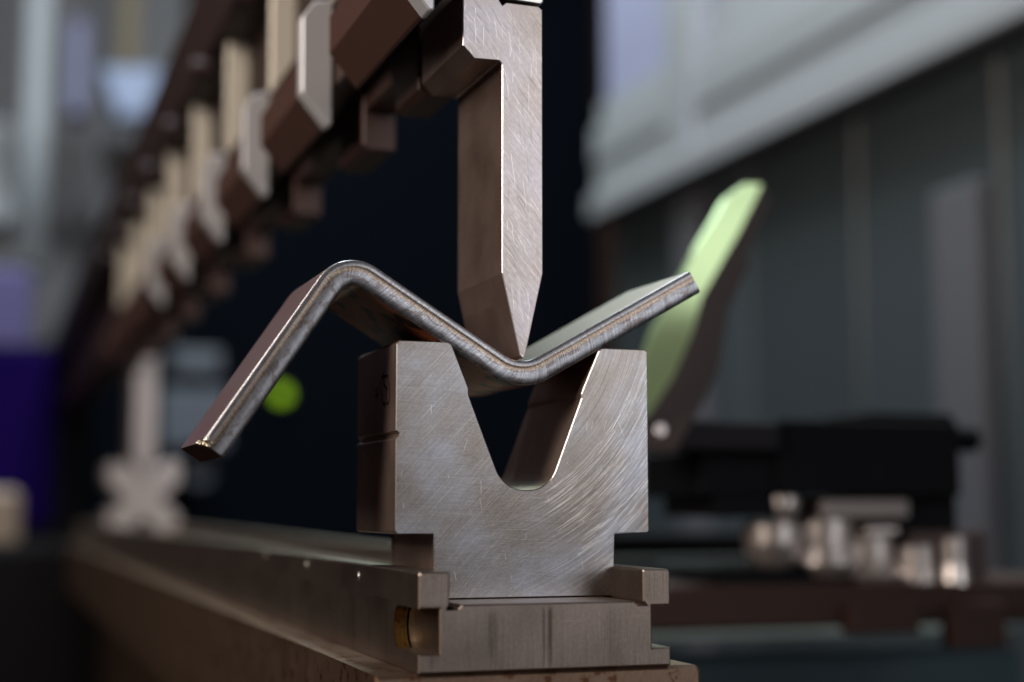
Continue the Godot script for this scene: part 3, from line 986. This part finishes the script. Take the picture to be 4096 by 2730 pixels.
# ------------------------------------------------------------------ behind
func build_behind() -> void:
	# right: wall with a pale guard rail and a glazed part above it
	var X := 0.95
	var zfar := PX(2372, 800, X).z
	var near := 0.2
	var h := func(x: float, y: float) -> float: return PX(x, y, X).y
	var y0: float = h.call(2400, 870)
	var y1: float = h.call(2457, 402)
	var wall := struct("wall", box_mesh(Vector3(X + 0.06, -0.95, zfar), Vector3(X + 0.14, y1 + 1.4, near)), M.wall)
	var g := thing("guard_rail", "long pale grey guard rail running along the dark wall", "rail")
	put("lower_lip", box_mesh(Vector3(X - 0.012, y0, zfar), Vector3(X + 0.06, y0 + 0.045, near), 0.004), M.guard, g)
	put("web", box_mesh(Vector3(X + 0.006, y0 + 0.045, zfar), Vector3(X + 0.06, y0 + 0.11, near), 0.002), M.guard, g)
	put("upper_lip", box_mesh(Vector3(X, y0 + 0.11, zfar), Vector3(X + 0.06, y1 - 0.03, near), 0.004), M.guard, g)
	put("glazing_bead", box_mesh(Vector3(X + 0.016, y1 - 0.03, zfar), Vector3(X + 0.06, y1 + 0.02, near), 0.002), M.guard, g)
	var zm := PX(2725, 300, X).z
	put("upright", box_mesh(Vector3(X - 0.008, y0 + 0.04, zm - 0.05), Vector3(X + 0.055, y1 + 1.0, zm + 0.05), 0.004), M.guard, g)
	var w := thing("glazed_screen", "lavender tinted glazed screen above the pale guard rail", "window")
	put("pane", box_mesh(Vector3(X + 0.03, y1 + 0.02, zfar), Vector3(X + 0.058, y1 + 1.0, zm - 0.05)), M.lavender, w)
	put("pane", box_mesh(Vector3(X + 0.03, y1 + 0.02, zm + 0.05), Vector3(X + 0.058, y1 + 1.0, near)), M.guard, w)
	var tones := [0.95, 1.12, 0.9, 1.05, 1.2]  # lighter and darker tones paint soft reflections on the wall
	var cuts := [2372, 2620, 2900, 3330, 3900, 4700]
	for k in 5:      # sheet panels with open joints, soft reflections painted as tone
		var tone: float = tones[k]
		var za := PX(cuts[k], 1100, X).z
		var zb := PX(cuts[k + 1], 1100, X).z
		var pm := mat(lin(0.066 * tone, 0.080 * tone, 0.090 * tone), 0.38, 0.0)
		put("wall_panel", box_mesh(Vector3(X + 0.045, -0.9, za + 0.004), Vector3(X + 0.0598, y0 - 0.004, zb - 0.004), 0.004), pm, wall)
	for p in [[2705, 60], [3765, 75]]:  # upright pale strips stand for reflections on the wall
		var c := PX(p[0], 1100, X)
		var o := thing("reflection_strip", ("narrow upright strip standing for a soft reflection behind the pale green stop plate" if p[0] < 3000 else "pale upright strip standing for a soft reflection behind the black gauge carriage"), "post", "reflection strips on the dark wall")
		put("body", box_mesh(Vector3(X + 0.02, -0.95, c.z - 0.05), Vector3(X + 0.044, y0 - (0.02 if p[0] < 3000 else 0.16), c.z + 0.05), 0.004), M.reflection_strip, o)
	# machine side frame: dark plate behind everything in the middle
	var zf := -3.1
	var fr := thing("side_frame", "dark blue black side frame plate closing the far end of the machine", "machine frame")
	put("plate", box_mesh(P(700, 2500, zf), Vector3(P(2395, 0, zf).x, P(2300, -900, zf).y, zf - 0.05), 0.004), M.frame, fr)
	put("column", box_mesh(P(325, 2600, zf + 0.2), P(740, 1240, zf + 0.03), 0.004), M.frame, fr)
	put("cover", box_mesh(P(640, 1790, zf + 0.30), P(890, 1570, zf + 0.21), 0.004), M.grey_paint, fr)
	put("cover", box_mesh(P(690, 1490, zf + 0.30), P(860, 1420, zf + 0.21), 0.004), M.grey_paint, fr)
	var bs := put("boss", rod(0.035, 0.05, 0.008), M.grey_paint, fr, P(785, 1890, zf + 0.21))
	bs.rotation.x = PI / 2
	# lime signal lamp
	var lm := thing("signal_lamp", "small lime green signal lamp glowing on the dark side frame", "lamp")
	var gm := mat(lin(0.3, 0.5, 0.0), 0.4)
	gm.emission_enabled = true
	gm.emission = lin(0.045, 0.078, 0.0)
	gm.emission_energy_multiplier = 1.0
	var lp := P(1122, 1580, zf + 0.012)
	var lens := put("lens", rod(0.020, 0.012, 0.004), gm, lm, lp)
	lens.rotation.x = PI / 2
	var rim := put("rim", lathe([Vector2(0.020, 0.0), Vector2(0.027, 0.0), Vector2(0.027, 0.010), Vector2(0.020, 0.010)], 28), M.black_metal, lm, lp)
	rim.rotation.x = PI / 2
	var ol := OmniLight3D.new()
	ol.name = "signal_lamp_light"
	ol.light_color = Color(0.7, 0.85, 0.1)
	ol.light_energy = 0.0006
	ol.light_size = 0.02
	ol.omni_range = 4.0
	ol.shadow_enabled = true
	lm.add_child(ol)
	ol.position = lp + Vector3(0, 0, 0.04)
	# hall on the left
	var zh := -5.2
	struct("hall_wall", box_mesh(P(-900, 2800, zh), Vector3(P(1600, 0, zh).x, P(0, -1500, zh).y, zh - 0.1)), M.hall)
	struct("floor", box_mesh(Vector3(-6, -1.05, -6), Vector3(6, -0.95, 3)), M.floor)
	var at := func(called: String, label: String, cat: String, part: String, x0: float, yy0: float, x1: float, yy1: float, z: float, deep: float, m) -> Node3D:
		var o := thing(called, label, cat)
		var a := P(x0, yy1, z)
		var b := P(x1, yy0, z)
		put(part, box_mesh(Vector3(a.x, a.y, z - deep), Vector3(b.x, b.y, z), 0.01), m, o)
		return o
	at.call("hall_column", "pale grey painted hall column rising out of frame", "column", "shaft", 70, -800, 235, 1075, -4.2, 0.15, M.column)
	at.call("wall_cabinet", "lavender painted cabinet standing beside the pale hall column", "cabinet", "body", 262, 80, 352, 450, -4.5, 0.2, M.lavender)
	at.call("notice_board", "light grey board below the blue lamp shade", "board", "panel", 390, 540, 560, 960, -4.8, 0.03, M.guard)
	at.call("storage_drum", "white drum peeping in beside the pale hall column", "drum", "body", -200, 480, 60, 880, -3.9, 0.3, M.white)
	at.call("indigo_bin", "deep indigo plastic bin behind the machine bed", "bin", "body", -200, 1400, 225, 2120, -2.6, 0.3, M.indigo)
	at.call("lilac_cover", "lilac cloth cover lying over the indigo bin", "cover", "cloth", -200, 1075, 130, 1390, -2.6, 0.25, M.lilac)
	at.call("dark_block", "added charcoal block along the hall wall that darkens what the rail mirrors", "cabinets", "body", -2600, 1380, 420, 3300, -4.7, 0.4, M.charcoal)  # added dark block, darkens the hall mirrored in the rail side
	at.call("tool_cabinet", "charcoal tool cabinet standing low beside the machine bed", "cabinet", "body", -500, 2180, 470, 3400, -1.75, 0.5, M.charcoal)
	at.call("beige_post", "beige post in front of the indigo bin", "post", "shaft", -150, 1960, 85, 2210, -2.0, 0.1, M.beige)
	var ls := thing("lamp_shade", "pale blue tapered lamp shade hanging from an ochre rod", "lamp shade")
	var zl := -4.4
	var q := PackedVector2Array()
	for p in [[398, 268], [648, 268], [590, 470], [470, 470]]:
		q.append(P2(p[0], p[1], zl))
	put("shade", extrude(q, zl, zl - 0.12, 0.01), [M.sky_blue, M.sky_blue], ls)
	put("rod", box_mesh(P(480, 262, zl - 0.03), P(560, -600, zl - 0.08)), M.ochre, ls)

func _ready() -> void:
	setup()
	make_materials()
	lamps()
	build_bed()
	build_rail()
	build_ram()
	build_die()
	build_punch()
	build_strip()
	build_second_station()
	build_gauge()
	build_behind()
